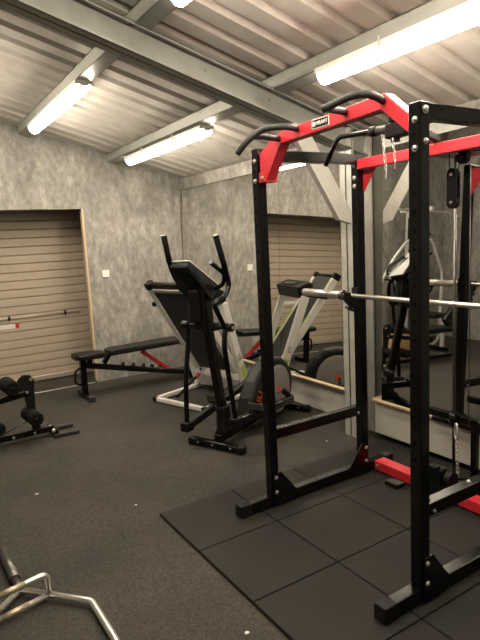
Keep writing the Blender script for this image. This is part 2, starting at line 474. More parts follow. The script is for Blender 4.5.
# socket
bm = NB(); box(bm, .925, 1.01, YB-.012, YB, 1.235, 1.32, .003); s0 = obj('blank_socket_plate', bm, 'socket')
tag(s0, 'small white square socket plate on the concrete back wall', 'wall socket')

# ------------------------------------------------------------------ rubber tiles under the rack
rows = ['back', 'second', 'third', 'fourth', 'front']
cols = ['aisle edge', 'front post side', 'middle', 'mirror side']
for j in range(5):
    for i in range(4):
        x0, x1 = .5*i, .5*i+.5 if i < 3 else 1.93
        y1, y0 = -.5*j, -.5*j-.5
        if i == 3 and j == 0: pass
        bm = NB(); box(bm, x0+.003, x1-.003, y0+.003, y1-.003, 0, .02, .003, 1)
        o = obj('rubber_mat', bm, 'mat')
        where = {0: 'back row', 1: 'second row', 2: 'third row', 3: 'fourth row', 4: 'nearest row'}[j]
        col = {0: 'at the aisle edge', 1: 'second from the aisle edge', 2: 'third from the aisle edge', 3: 'along the mirrored wall'}[i]
        tag(o, 'square black rubber mat under the rack, %s, %s' % (where, col), 'rubber mat', 'black rubber mats under the power rack')
        if i == 2 and j == 1 or (i == 1 and j == 2 and False):
            mk = o
# pressed lettering on one tile
def tile_at(i, j):
    k = j*4+i
    return bpy.data.objects['rubber_mat' if k == 0 else 'rubber_mat.%03d' % k]
tl = tile_at(1, 2)
text_mesh('pressed_logo', 'MIRAFIT', .062, 'matmark', tl, (.80, -1.075, .0203), (1, 0, 0), (0, 1, 0), .0004, 1.05)
bm = NB()
for yy in (-1.032, -1.118): box(bm, .66, .95, yy-.002, yy+.002, .0198, .0207)
obj('pressed_border', bm, 'matmark', tl)

# ------------------------------------------------------------------ power rack
rk = thing('power_rack', 'tall black power rack with red crossbeams and pull-up handles on rubber tiles', 'power rack', (.95, -.9, .02))
YL0, YL1, YR0, YR1 = -.372, -.316, -1.448, -1.392
FX0, FX1, RX0, RX1 = .562, .618, 1.30, 1.356
ZT = 2.075
def upright(x0, x1, y0, y1):
    bm = NB(); box(bm, x0, x1, y0, y1, .09, ZT, .004)
    o = obj('upright', bm, 'black', rk)
    for k in range(19):
        z = .66+.072*k
        bm = NB(); disc_stack(bm, (x0, (y0+y1)/2, z), (-1, 0, 0), [(-.002, .008), (.0006, .008)], 12)
        obj('peg_hole', bm, 'hole', o)
    return o
ups = [upright(FX0, FX1, YL0, YL1), upright(FX0, FX1, YR0, YR1), upright(RX0, RX1, YL0, YL1), upright(RX0, RX1, YR0, YR1)]
def bolt(parent, c, ax, r=.011):
    bm = NB(); disc_stack(bm, c, ax, [(-.002, r*1.25), (.002, r*1.25), (.002, r), (.007, r*.9), (.010, r*.45)], 14)
    return obj('bolt', bm, 'zinc', parent)
for (y0, y1, sgn) in ((YL0, YL1, 1), (YR0, YR1, 1)):
    bm = NB(); box(bm, .375, 1.52, y0+.004, y1+.004, .022, .09, .004); ft = obj('base_rail', bm, 'black', rk)
    for xe, sd in ((.345, 1), (1.515, -1)):
        bm = NB(); box(bm, xe, xe+.075, y0-.001, y1+.009, .0205, .0945, .006)
        obj('end_cap', bm, 'shell', ft, 'dull grey rubber end cap')
    # gussets on the side of the uprights
    for gx, dr in ((FX1, 1), (RX0, -1)):
        bm = NB()
        pts = [(gx-dr*.045, .03), (gx-dr*.045, .235), (gx+dr*.012, .235), (gx+dr*.125, .092), (gx+dr*.125, .075), (gx+dr*.05, .03)]
        prism(bm, [(x, y0-.008, z) for x, z in pts], (0, .008, 0), .001); g = obj('gusset_plate', bm, 'black', rk)
        for z in (.115, .205): bolt(g, (gx-dr*.025, y0-.008, z), (0, -1, 0), .0095)
    # lower and upper side beams
    bm = NB(); zo = -.03 if y0 < -1 else 0; box(bm, FX1-.004, RX0+.004, y0+.002, y1-.002, .432+zo, .492+zo, .004); lb_ = obj('lower_side_beam', bm, 'black', rk)
    for x in ((FX1+.03,) if y0 < -1 else (RX0-.03,)): bolt(lb_, (x, y0+.002, .452+zo), (0, -1, 0), .006)
    if y0 < -1:
        for x in (FX1+.03, .92, 1.06): bolt(lb_, (x, (y0+y1)/2, .492+zo), (0, 0, 1), .007)
    bm = NB(); box(bm, FX1-.004, RX1, y0+.002, y1-.002, ZT-.062, ZT-.002, .004); obj('upper_side_beam', bm, 'black', rk)
# bolts on the uprights
for (y0, y1), up in (((YL0, YL1), ups[0]), ((YR0, YR1), ups[1])):
    for z in (1.905, 2.01): bolt(up, (FX0, (y0+y1)/2-.004, z), (-1, 0, 0), .0105)
for z in (1.93,): bolt(ups[1], (FX0+.032, YR0, z), (0, -1, 0), .010)
bolt(ups[1], (FX0+.030, YR0, ZT-.03), (0, -1, 0), .013)
for z in (1.885, 1.935, 2.01): bolt(ups[2], (RX0, (YL0+YL1)/2, z), (-1, 0, 0), .011)
# red arch (pull-up beam) across the front
bm = NB()
h = .068
ax0, ax1 = .574, .634
out = [(-.378, 1.905), (-.440, 1.905), (-.452, 1.925), (-.566, 2.073), (-1.245, 2.092), (-1.375, 1.975), (-1.392, 1.975), (-1.392, 2.035), (-1.262, 2.146), (-.575, 2.126), (-.505, 2.105), (-.378, 2.045)]
prism(bm, [(ax0, y, z) for y, z in out], (ax1-ax0, 0, 0), .004)
arch = obj('pull_up_beam', bm, 'red', rk, 'bright red arched beam with black handles')
bm = NB(); box(bm, FX0+.006, FX1+.03, YL0-.062, YL0-.001, 1.893, 1.945, .002); ap = obj('beam_bracket', bm, 'red', rk)
bolt(ap, (FX0+.006, YL0-.034, 1.915), (-1, 0, 0), .0105)
# handles
def grip(pts, label=None):
    bm = NB(); tube(bm, smooth_path(pts, 6), .0155, 14)
    tip = V(pts[-1]); o = obj('pull_up_handle', bm, 'grip', rk); return o
grip([(ax0+.005, -.706, 2.112), (.52, -.722, 2.114), (.46, -.71, 2.114), (.40, -.659, 2.106), (.345, -.610, 2.058), (.318, -.560, 2.008)])
grip([(ax0+.005, -.555, 2.093), (.52, -.585, 2.088), (.44, -.618, 2.086), (.37, -.632, 2.080)])
grip([(ax0+.005, -1.257, 2.116), (.52, -1.262, 2.128), (.47, -1.258, 2.132), (.41, -1.238, 2.122), (.33, -1.165, 2.083)])
grip([(ax0+.005, -1.039, 2.120), (.52, -1.066, 2.115), (.44, -1.105, 2.106), (.37, -1.165, 2.098)])
# logo plate on the arch
bm = NB(); cyz = (-.878, 2.1085); rot = math.radians(.9)
box(bm, ax0-.0022, ax0+.001, cyz[0]-.060, cyz[0]+.060, cyz[1]-.0215, cyz[1]+.0215, .001); lg = obj('logo_plate', bm, 'white', arch)
bm = NB(); box(bm, ax0-.0032, ax0-.002, cyz[0]-.055, cyz[0]+.055, cyz[1]-.018, cyz[1]+.018); obj('plate_face', bm, 'plastic', arch)
text_mesh('plate_lettering', 'MIRAFIT', .023, 'white', arch, (ax0-.0040, cyz[0]-.011, cyz[1]), (0, -1, 0), (0, 0, 1), .0006)
bm = NB(); disc_stack(bm, (ax0-.0032, cyz[0]+.043, cyz[1]), (-1, 0, 0), [(0, .011), (.001, .011)], 20)
obj('plate_emblem', bm, 'white', arch)
# red rear crossbeam, gussets, base crossbeam
bm = NB(); box(bm, RX0-.004, RX0+.048, YR1-.0, YL0-.001, 1.982, 2.040, .004); rb = obj('rear_crossbeam', bm, 'red', rk)
bm = NB(); prism(bm, [(RX0+.046, YL0-.001, 1.982), (RX0+.046, YL0-.105, 1.982), (RX0+.046, YL0-.001, 1.845)], (.008, 0, 0), .001); obj('corner_gusset', bm, 'red', rk)
bm = NB(); prism(bm, [(RX0+.02, YR1+.001, 1.982), (RX0+.02, YR1+.105, 1.982), (RX0+.02, YR1+.001, 1.845)], (.008, 0, 0), .001); obj('corner_gusset', bm, 'red', rk)
bm = NB(); box(bm, 1.405, 1.495, YR1, YL0-.001, .03, .092, .004); bb = obj('base_crossbeam', bm, 'red', rk)
bolt(bb, (1.405, YL0-.03, .065), (-1, 0, 0), .009)
bm = NB(); box(bm, 1.39, 1.49, YR0+.01, YR1-.01, .092, .10, .002); obj('rear_foot_plate', bm, 'red', rk)
# j hooks on the rear uprights
for (y0, y1) in ((YL0, YL1), (YR0, YR1)):
    bm = NB()
    pts = [(RX0-.002, 1.13), (RX0-.03, 1.13), (RX0-.085, 1.175), (RX0-.085, 1.235), (RX0-.072, 1.235), (RX0-.068, 1.192), (RX0-.025, 1.188), (RX0-.012, 1.26), (RX0-.002, 1.26)]
    prism(bm, [(x, y0+.004, z) for x, z in pts], (0, y1-y0-.008, 0), .002)
    box(bm, RX0-.008, RX0+.06, y1, y1+.006, 1.14, 1.26); obj('bar_hook', bm, 'plastic', rk)
    bm = NB(); bar(bm, (RX0-.085, (y0+y1)/2+.0, 1.145), (RX0-.03, (y0+y1)/2, 1.115), .03, .014); obj('hook_handle', bm, 'plastic', rk)
# lat tower
TX = 1.60; yA, yB = -.842, -1.035
bm = NB(); bar(bm, (.97, -.94, 2.145), (RX0+.02, -.94, 2.06), .035, .035, (0, 0, 1), .003); obj('tower_top_arm', bm, 'black', rk)
bm = NB(); bar(bm, (RX0+.046, -.94, 2.005), (TX+.05, -.94, 2.005), .24, .03, (0, 0, 1), .003); obj('tower_plate', bm, 'black', rk)
for yy in (yA, yB):
    bm = NB(); cyl(bm, (TX, yy, .06), (TX, yy, 2.0), .0095, 14); obj('guide_rod', bm, 'chrome_dim', rk)
bm = NB(); bar(bm, (1.44, -.94, .055), (TX+.08, -.94, .055), .07, .05, (0, 0, 1), .004); bar(bm, (TX, -.80, .05), (TX, -1.08, .05), .06, .04, (0, 0, 1), .003); obj('tower_foot', bm, 'black', rk)
bm = NB(); bar(bm, (TX+.03, -.63, .458), (TX+.03, -1.25, .458), .045, .045, (0, 0, 1), .004)
for yy in (yA, yB): cyl(bm, (TX, yy, .42), (TX, yy, .50), .028, 16)
cg = obj('weight_carriage', bm, 'black', rk)
bm = NB(); bar(bm, (TX+.03, -.965, .07), (TX+.03, -.965, .45), .035, .035, (1, 0, 0), .003); obj('carriage_post', bm, 'black', rk)
def pulley(c, ax, r, name='pulley'):
    bm = NB(); disc_stack(bm, c, ax, [(-.012, r), (-.010, r), (-.004, r*.82), (.004, r*.82), (.010, r), (.012, r)], 28)
    o = obj(name, bm, 'plastic', rk, None)
    bm = NB(); disc_stack(bm, V(c)-V(ax)*.02, ax, [(0, r*.28), (.04, r*.28)], 16); obj('pulley_hub', bm, 'chrome', o); return o
pulley((1.45, -1.0, 1.965), (1, 0, 0), .034); pulley((1.10, -.94, 2.105), (0, 1, 0), .03)
bm = NB(); bar(bm, (1.43, -1.0, 2.0), (1.43, -1.0, 1.95), .03, .006, (1, 0, 0)); obj('pulley_bracket', bm, 'black', rk)
# twin pulley block
bm = NB()
pts = []
for k in range(13): a = PI*k/12; pts.append((.031*math.cos(a), .078+.031*math.sin(a)))
for k in range(13): a = PI+PI*k/12; pts.append((.031*math.cos(a), -.078+.031*math.sin(a)))
for xo in (1.478, 1.508):
    prism(bm, [(xo, -.905-a, 1.815+c) for a, c in pts], (.006, 0, 0), .001)
pb = obj('pulley_block', bm, 'plastic', rk)
for z in (1.74, 1.89):
    bm = NB(); disc_stack(bm, (1.4965, -.905, z), (1, 0, 0), [(-.012, .033), (0, .027), (.012, .033)], 28); obj('pulley_wheel', bm, 'shell', pb)
    bm = NB(); disc_stack(bm, (1.474, -.905, z), (1, 0, 0), [(-.004, .007), (.0, .009), (.044, .009)], 12); obj('bolt', bm, 'zinc', pb)
# cables
bm = NB()
cyl(bm, (1.497, -.878, 1.89), (1.497, -.878, 2.0), .003, 8)
cyl(bm, (1.497, -.932, 1.90), (1.455, -.985, 1.985), .003, 8)
cyl(bm, (1.497, -.905, 1.71), (1.52, -.905, .49), .003, 8)
cyl(bm, (1.455, -1.04, 1.93), (1.52, -1.0, .46), .003, 8)
cyl(bm, (1.10, -.94, 2.075), (1.30, -.94, 2.043), .003, 8)
obj('cable', bm, 'gun', rk)
# low pulley housing
bm = NB(); box(bm, 1.40, 1.47, -.90, -.80, .09, .20, .012); box(bm, 1.385, 1.43, -.88, -.83, .185, .215, .004)
box(bm, 1.398, 1.50, -1.01, -.80, .028, .096, .004); lp = obj('low_pulley_housing', bm, 'plastic', rk)
bm = NB(); disc_stack(bm, (1.44, -.94, .15), (0, 1, 0), [(-.02, .045), (-.008, .038), (.008, .038), (.02, .045)], 24); obj('pulley_wheel', bm, 'shell', lp)
bm = NB(); bar(bm, (1.44, -.97, .105), (1.66, -.97, .10), .05, .014); bar(bm, (1.52, -.89, .12), (1.62, -1.02, .115), .012, .01); obj('footplate_bracket', bm, 'black', rk)
bm = NB(); box(bm, 1.30, 1.375, -.66, -.56, .022, .05, .006); obj('foot_pad', bm, 'plastic', rk)
for (x, y, z) in ((1.405, -.79, .065), (1.405, -.76, .05)): bolt(bb, (x, y, z), (-1, 0, 0), .012)

# low chain with carabiner
def chain(name, label, p, q, n, mat, r=.0035, lw=.010, carab=None):
    p, q = V(p), V(q); d = (q-p)/n; t = thing(name, label, 'chain', p)
    ax = d.normalized()
    for k in range(n):
        c = p+d*(k+.5); s = V((0, 1, 0)) if k % 2 else V((.75, .1, 0)).normalized()
        s = (s-ax*s.dot(ax)).normalized()
        ll = d.length*.5+r*1.6
        ring = []
        for a in range(16):
            th = 2*PI*a/16
            o = ax*math.copysign(max(0, ll-lw), math.sin(th)) if abs(math.sin(th)) > 1e-6 else V((0, 0, 0))
            ring.append(c+s*lw*math.cos(th)+ax*(lw*math.sin(th))+o)
        ring.append(ring[0]); bm = NB(); tube(bm, ring, r, 6, cap=False); obj('link', bm, mat, t)
    return t
def carabiner(t, top, ln, wd, mat, nrm=(.8, -.5, 0), r=.004):
    top = V(top); s = V((-nrm[1], nrm[0], 0)).normalized(); pts = []
    for a in range(21):
        th = 2*PI*a/20; pts.append(top+V((0, 0, -ln/2+ln/2*math.cos(th)))+s*wd/2*math.sin(th)*(1-.25*math.cos(th)))
    bm = NB(); tube(bm, pts, r, 8, cap=False); return obj('carabiner', bm, mat, t)
lc = chain('pulley_chain', 'short steel chain with a snap hook hanging at the low pulley', (1.52, -.918, .38), (1.53, -.925, .135), 9, 'chrome', .0026, .0085)
carabiner(lc, (1.52, -.918, .465), .095, .045, 'chrome', r=.006)

# lat pulldown bar hanging under the top arm
lb2 = thing('lat_pulldown_bar', 'black bent pulldown bar hung at the top of the rack', 'cable bar', (1.0, -.94, 2.03))
bm = NB(); pts = [(1.0, -.425, 1.985), (1.0, -.53, 2.122), (1.0, -.80, 2.105), (1.0, -.94, 2.092), (1.0, -1.10, 2.088), (1.0, -1.25, 2.09), (1.0, -1.40, 2.03)]
pts = [(x, y, z+.004) for x, y, z in pts]
tube(bm, bend_path(pts, .04), .0135, 14); obj('shaft', bm, 'black', lb2)
bm = NB(); tube(bm, [(1.0, -.82, 2.107), (1.0, -.94, 2.096), (1.0, -1.06, 2.093)], .022, 16); obj('centre_grip', bm, 'grip', lb2)
bm = NB(); cyl(bm, (1.0, -.78, 2.110), (1.0, -.82, 2.107), .026, 16); obj('collar', bm, 'plastic', lb2)
bm = NB(); bar(bm, (1.0, -.94, 2.125), (1.0, -.94, 2.03), .05, .016, (1, 0, 0), .003); box(bm, .972, 1.028, -1.02, -.89, 2.05, 2.125, .012); obj('swivel', bm, 'plastic', lb2)
for (p, q, n, lab) in (((.978, -.875, 2.075), (.970, -.905, 1.905), 8, 'thin shiny chain hanging from the pulldown bar, longer of the two'), ((.966, -.955, 2.045), (.966, -.965, 1.945), 5, 'thin shiny chain hanging from the pulldown bar, shorter of the two')):
    ct = chain('hanging_chain', lab, p, q, n, 'chrome', .0018, .006)
    ct['group'] = 'chains hanging from the pulldown bar'
    carabiner(ct, q, .045, .02, 'chrome', r=.002)

# barbell across the hooks
bx, bz = 1.257, 1.212
bl = thing('barbell', 'long steel barbell without plates lying across the rack hooks', 'barbell', (bx, -.88, bz-.025))
bm = NB(); cyl(bm, (bx, -.275, bz), (bx, -1.545, bz), .0142, 16); obj('shaft', bm, 'satin', bl)
for s, ya in ((1, -.265), (-1, -1.52)):
    bm = NB(); cyl(bm, (bx, ya, bz), (bx, ya+s*.385, bz), .0245, 20); sv = obj('sleeve', bm, 'satin', bl)
    bm = NB(); disc_stack(bm, (bx, ya-s*.012, bz), (0, s, 0), [(0, .030), (.006, .034), (.022, .034), (.028, .030)], 24); obj('collar', bm, 'gun', bl)

# ------------------------------------------------------------------ cross trainer (elliptical)
E0 = V((.80, .695, 0)); n_ = V((.40, -.917, 0)).normalized(); t_ = V((.917, .40, 0)).normalized()
def E(s, o, z): return E0+t_*s+n_*o+V((0, 0, z))
el = thing('cross_trainer', 'black cross trainer with moving arms and a grey flywheel beside the mirror', 'cross trainer', E(.5, 0, 0))
def estab(s, hl, nm='stabiliser'):
    bm = NB(); bar(bm, E(s, -hl+.03, .035), E(s, hl-.03, .035), .06, .05, (0, 0, 1), .012, 3); st_ = obj(nm, bm, 'black', el)
    for o in (-hl, hl):
        q = E(s, o*.92, .034); bm = NB(); bar(bm, E(s, o, .035), E(s, o*.78, .035), .068, .058, (0, 0, 1), .014, 3); obj('stabiliser_cap', bm, 'plastic', st_)
    for o in (-.16, -.02, .15):
        bm = NB(); disc_stack(bm, E(s, o, .036)-t_*.029, -t_, [(0, .009), (.005, .009), (.007, .005)], 10); obj('bolt', bm, 'zinc', st_)
estab(0, .265); estab(1.10, .25)
bm = NB(); bar(bm, E(.02, 0, .075), E(1.1, 0, .10), .07, .06, (0, 0, 1), .006); obj('main_beam', bm, 'black', el)
bm = NB(); tube(bm, [E(.10, 0, .07), E(.12, 0, .12), E(.11, 0, .30), E(.10, 0, .33)], [.075, .065, .055, .05], 20); obj('mast_boot', bm, 'plastic', el)
bm = NB(); bar(bm, E(.13, 0, .12), E(-.02, 0, .95), .07, .06, n_, .012, 3); bar(bm, E(-.02, 0, .93), E(-.04, 0, 1.26), .09, .07, n_, .015, 3); obj('mast', bm, 'black', el)
bm = NB(); bar(bm, E(-.03, -.06, 1.0), E(-.05, -.06, 1.25), .13, .10, n_, .02, 3); obj('mast_shroud', bm, 'plastic', el)
# pivot axle
bm = NB(); tube(bm, [E(-.03, -.20, .97), E(-.03, .20, .97)], .018, 14); bar(bm, E(-.03, -.1, .97), E(-.03, .1, .97), .06, .06, (0, 0, 1), .01); obj('pivot_axle', bm, 'plastic', el)
for o in (-.205, .205):
    bm = NB(); disc_stack(bm, E(-.03, o, .97), n_, [(-.03, .028), (-.025, .032), (.025, .032), (.03, .028)], 20); pv = obj('pivot_sleeve', bm, 'plastic', el)
    bm = NB(); disc_stack(bm, E(-.03, o+math.copysign(.03, o), .97), n_*math.copysign(1, o), [(0, .013), (.006, .012), (.008, .006)], 12); obj('bolt', bm, 'zinc', pv)
# console: a slanted panel facing the rider
bm = NB()
def quad(a, b_): return [E(*q) for q in a], [E(*q) for q in b_]
top = [(-.165, -.195, 1.455), (-.150, -.03, 1.457), (.04, .095, 1.252), (.10, -.07, 1.225), (.02, -.19, 1.26)]
bot = [(-.185, -.19, 1.425), (-.17, -.035, 1.425), (-.06, .08, 1.17), (.0, -.06, 1.15), (-.13, -.17, 1.24)]
ta, tb_ = [bm.verts.new(E(*q)) for q in top], [bm.verts.new(E(*q)) for q in bot]
bm.faces.new(ta); bm.faces.new(tb_[::-1])
for k in range(5): bm.faces.new((ta[k], tb_[k], tb_[(k+1) % 5], ta[(k+1) % 5]))
bmesh.ops.bevel(bm, geom=list(bm.edges), offset=.006, segments=2, affect='EDGES')
cs = obj('console', bm, 'plastic', el)
bm = NB(); ft = [V(q) for q in [E(*q) for q in top]]; fc = sum(ft, V())/5; nn = (ft[1]-ft[0]).cross(ft[2]-ft[1]).normalized()
if nn.z < 0: nn = -nn
prism(bm, [fc+(q-fc)*1.03+nn*.002 for q in ft], nn*.010, .002); obj('console_face', bm, 'pale', cs, 'pale silver console face')
bm = NB(); prism(bm, [fc+(q-fc)*.55+nn*.012 for q in ft[:3]]+[fc+(ft[3]-fc)*.5+nn*.012], nn*.003); obj('screen', bm, 'screen', cs)
# moving arms
armL = [(-.208, -.205, 1.642), (-.163, -.205, 1.437), (-.087, -.205, 1.298), (.035, -.205, 1.154), (.033, -.205, .998), (-.005, -.205, .94)]
armR = [(-.132, .205, 1.622), (-.036, .205, 1.372), (-.012, .205, 1.277), (-.075, .205, 1.198), (-.19, .205, 1.165), (-.14, .205, 1.06), (-.07, .205, .96)]
armL2 = [(-.0, -.205, .99), (-.019, -.205, .811), (-.07, -.205, .545), (-.094, -.205, .18)]
armR2 = [(-.06, .205, 1.0), (-.105, .205, .855), (-.06, .205, .55), (-.012, .205, .25)]
for a1, a2, o in ((armL, armL2, -.205), (armR, armR2, .205)):
    bm = NB(); tube(bm, smooth_path([E(*q) for q in a1], 6), .0185, 14); ah = obj('handle_arm', bm, 'black', el)
    bm = NB(); p0, p1 = E(*a1[0]), E(*a1[1]); tube(bm, [p0-(p1-p0)*.02, p0+(p1-p0)*.9], .0215, 14); obj('hand_grip', bm, 'foam', ah)
    bm = NB(); tube(bm, [p0-(p1-p0)*.06, p0-(p1-p0)*.01], .024, 14); obj('grip_cap', bm, 'plastic', ah)
    bm = NB(); tube(bm, smooth_path([E(*q) for q in a2], 5), .019, 14); obj('lower_arm', bm, 'black', el)
    q = E(*a2[-1]); bm = NB(); bar(bm, q-n_*.04, q+n_*.04, .085, .075, (0, 0, 1), .012, 3); obj('arm_joint', bm, 'plastic', el)
for sg, s0, z0 in ((1, -.186, 1.453), (-1, -.10, 1.42)):
    bm = NB(); tube(bm, bend_path([E(s0, sg*.185, z0), E(s0+.158, sg*.185, z0-.095), E(s0+.19, sg*.15, z0-.17), E(0, .0, 1.21)], .03), .0165, 12); obj('fixed_handle', bm, 'black', el)
# pedal arms with treads
for o, z0, z1 in ((-.205, .175, .33), (.205, .245, .19)):
    bm = NB(); bar(bm, E(-.09 if o < 0 else -.01, o, z0), E(.86, o, z1), .045, .06, (0, 0, 1), .006); pa_ = obj('pedal_arm', bm, 'shell' if o < 0 else 'black', el)
    bm = NB(); zz = z0+(z1-z0)*.42+.05
    bar(bm, E(.26, o, zz-.015), E(.60, o, zz+(z1-z0)*.33-.015), .13, .03, (0, 0, 1), .01); pd = obj('foot_pedal', bm, 'plastic', pa_)
    bm = NB()
    for k in range(8): bar(bm, E(.285+.038*k, o-.05, zz+.004+(z1-z0)*.037*k), E(.285+.038*k, o+.05, zz+.004+(z1-z0)*.037*k), .012, .008)
    bar(bm, E(.255, o-.06, zz+.02), E(.255, o+.06, zz+.02), .012, .05); obj('tread', bm, 'grip', pd)
    bm = NB(); bar(bm, E(.86, o, z1), E(.836, o*.62, .27), .03, .05, (0, 0, 1), .006); obj('crank', bm, 'shell', el)
# flywheel housing
hs = [(.36, .10), (.37, .17), (.42, .29), (.50, .405), (.60, .49), (.72, .545), (.84, .56), (.96, .535), (1.06, .465), (1.12, .37), (1.135, .27), (1.11, .17), (1.05, .09), (.9, .065), (.6, .07)]
bm = NB(); prism(bm, [E(s, -.075, z) for s, z in hs], n_*.15, .045, 5); fh = obj('flywheel_housing', bm, 'shell', el, smooth=False)
for sg in (1, -1):
    bm = NB(); disc_stack(bm, E(.836, sg*.072, .272), n_*sg, [(0, .215), (.012, .212), (.016, .200), (.013, .196), (.016, .19), (.020, .06), (.018, .05)], 56); dc = obj('flywheel_disc', bm, 'greyplastic', fh, 'grey round flywheel cover')
    bm = NB(); disc_stack(bm, E(.836, sg*.088, .272), n_*sg, [(0, .030), (.006, .030), (.007, .022)], 24); obj('hub_emblem', bm, 'orange', dc, 'orange hub emblem')
    bm = NB()
    for a in (-.35, 0.0):
        p0 = E(.836+.06*math.cos(2.2+a)*-sg, sg*.089, .272-.06*math.sin(2.2)); p1 = E(.836+.17*math.cos(2.0+a*.6)*-sg, sg*.089, .272-.15*math.sin(2.0))
        bar(bm, p0, p1, .016, .003, n_)
    obj('disc_stripe', bm, 'pale', dc)
    text_mesh('housing_lettering', 'JLL', .10, 'orange', fh, E(.545, sg*.0765, .29), (V((0, 0, 1))+t_*.55) if sg > 0 else (V((0, 0, 1))+t_*.55), -(t_-V((0, 0, .55))) if sg > 0 else (t_-V((0, 0, .55))), .0012)

# ------------------------------------------------------------------ folded treadmill
np_ = V((.30, -.954, 0)).normalized(); tp = V((.954, .30, 0)).normalized()
T0 = V((.965, 2.205, 0))
def Tm(s, o, z): return T0+tp*s+np_*o+V((0, 0, z))     # s: from the foot bar towards the mirror, o: across
tm = thing('folded_treadmill', 'white treadmill folded upright with lime decals, standing before the mirror', 'treadmill', Tm(.4, .34, 0))
WD = .69
bm = NB(); bar(bm, Tm(0, .0, .03), Tm(0, WD, .03), .05, .04, (0, 0, 1), .006); bf = obj('base_front_bar', bm, 'white', tm)
for o in (0.0, WD):
    bm = NB(); bar(bm, Tm(0, o, .03), Tm(.78, o, .03), .05, .04, (0, 0, 1), .006); obj('base_side_rail', bm, 'white', tm)
    bm = NB(); bar(bm, Tm(-.03, o-.0, .03), Tm(.02, o, .03), .056, .046, (0, 0, 1), .008); obj('foot_cap', bm, 'plastic', tm)
bm = NB(); bar(bm, Tm(.74, -.02, .03), Tm(.74, WD+.02, .03), .05, .04, (0, 0, 1), .006); bar(bm, Tm(.62, .0, .07), Tm(.62, WD, .07), .03, .03); obj('base_cross_bar', bm, 'white', tm)
# uprights
po = {}
for o in (.03, WD+.02):
    bot, top = Tm(.60, o, .06), Tm(.31, o, 1.0)
    bm = NB(); bar(bm, bot, top, .05, .085, tp, .008); po[o] = obj('console_post', bm, 'white', tm)
    sgn = 1 if o > .3 else -1
    dz = (top-bot).normalized(); fn = np_*sgn
    for f0, f1, m_ in ((.15, .30, 'green'),):
        a, b_ = bot+(top-bot)*f0+fn*.0258, bot+(top-bot)*f1+fn*.0258
        bm = NB(); bar(bm, a, b_, .003, .05, tp); obj('decal', bm, m_, po[o], 'lime green decal')
    text_mesh('post_lettering', 'JLL', .06, 'plastic', po[o], bot+(top-bot)*.41+fn*.0262, dz, fn.cross(dz), .0006)
# deck
dl0, dl1 = Tm(.54, .085, .27), Tm(-.075, .085, 1.205)
dirD = (dl1-dl0).normalized(); nD = np_.cross(dirD).normalized()
def Dk(s, o, h): return dl0+dirD*s+np_*o+nD*h
LD = (dl1-dl0).length; DW = .575
for o in (.03, DW-.03):
    bm = NB(); bar(bm, Dk(0, o, 0), Dk(LD-.03, o, 0), .06, .075, nD, .008); dr = obj('deck_rail', bm, 'white', tm)
    bm = NB(); bar(bm, Dk(LD-.04, o, 0), Dk(LD+.035, o, 0), .07, .085, nD, .012); obj('rail_cap', bm, 'plastic', tm)
    for h in (-.0385,):
        bm = NB(); bar(bm, Dk(.22, o, h), Dk(.62, o, h), .035, .003, nD); obj('rail_decal', bm, 'green', dr, 'lime green stripe')
        bm = NB(); bar(bm, Dk(LD-.30, o, h), Dk(LD-.08, o, h), .02, .003, nD); obj('rail_decal', bm, 'green', dr, 'lime green stripe')
bm = NB(); bar(bm, Dk(.02, DW/2, 0), Dk(LD-.02, DW/2, 0), DW-.12, .05, nD, .006); obj('running_belt', bm, 'belt', tm)
bm = NB(); bar(bm, Dk(LD-.045, .08, -.03 if nD.x > 0 else .03), Dk(LD-.045, DW-.08, -.03 if nD.x > 0 else .03), .035, .03, nD, .004); obj('deck_end_bar', bm, 'satin', tm)
bm = NB(); cyl(bm, Dk(LD+.005, .06, 0), Dk(LD+.005, DW-.06, 0), .026, 16); obj('end_roller', bm, 'shell', tm)
# motor cover between the posts
bm = NB(); prism(bm, [Tm(.55, .07, .07), Tm(.58, .07, .17), Tm(.70, .07, .21), Tm(.76, .07, .15), Tm(.76, .07, .07)], np_*(WD-.14), .012, 3); obj('motor_cover', bm, 'greyplastic', tm)
# gas strut
bm = NB(); cyl(bm, Tm(.10, .20, .05), Tm(.40, .20, .20), .013, 12); gs = obj('gas_strut', bm, 'plastic', tm)
bm = NB(); cyl(bm, Tm(.40, .20, .20), Tm(.52, .20, .26), .011, 12); obj('strut_rod', bm, 'chrome', gs)
bm = NB(); cyl(bm, Tm(.385, .20, .193), Tm(.435, .20, .217), .02, 12); obj('strut_collar', bm, 'red', gs, 'red collar')
# console and handrails
bm = NB(); prism(bm, [Tm(.24, -.0, 1.0), Tm(.21, -.0, 1.12), Tm(.26, -.0, 1.16), Tm(.40, -.0, 1.10), Tm(.36, -.0, .98)], np_*(WD+.01), .02, 3); tc_ = obj('console', bm, 'plastic', tm)
bm = NB(); bar(bm, Tm(.335, .2, 1.135), Tm(.335, .49, 1.135), .09, .012, V((.35, 0, 1)), .003); obj('screen', bm, 'screen', tc_)
for o in (-.015, WD+.02):
    bm = NB(); bar(bm, Tm(.30, o, 1.03), Tm(.06, o, .99), .05, .05, (0, 0, 1), .016, 3); obj('hand_rail', bm, 'plastic', tm)

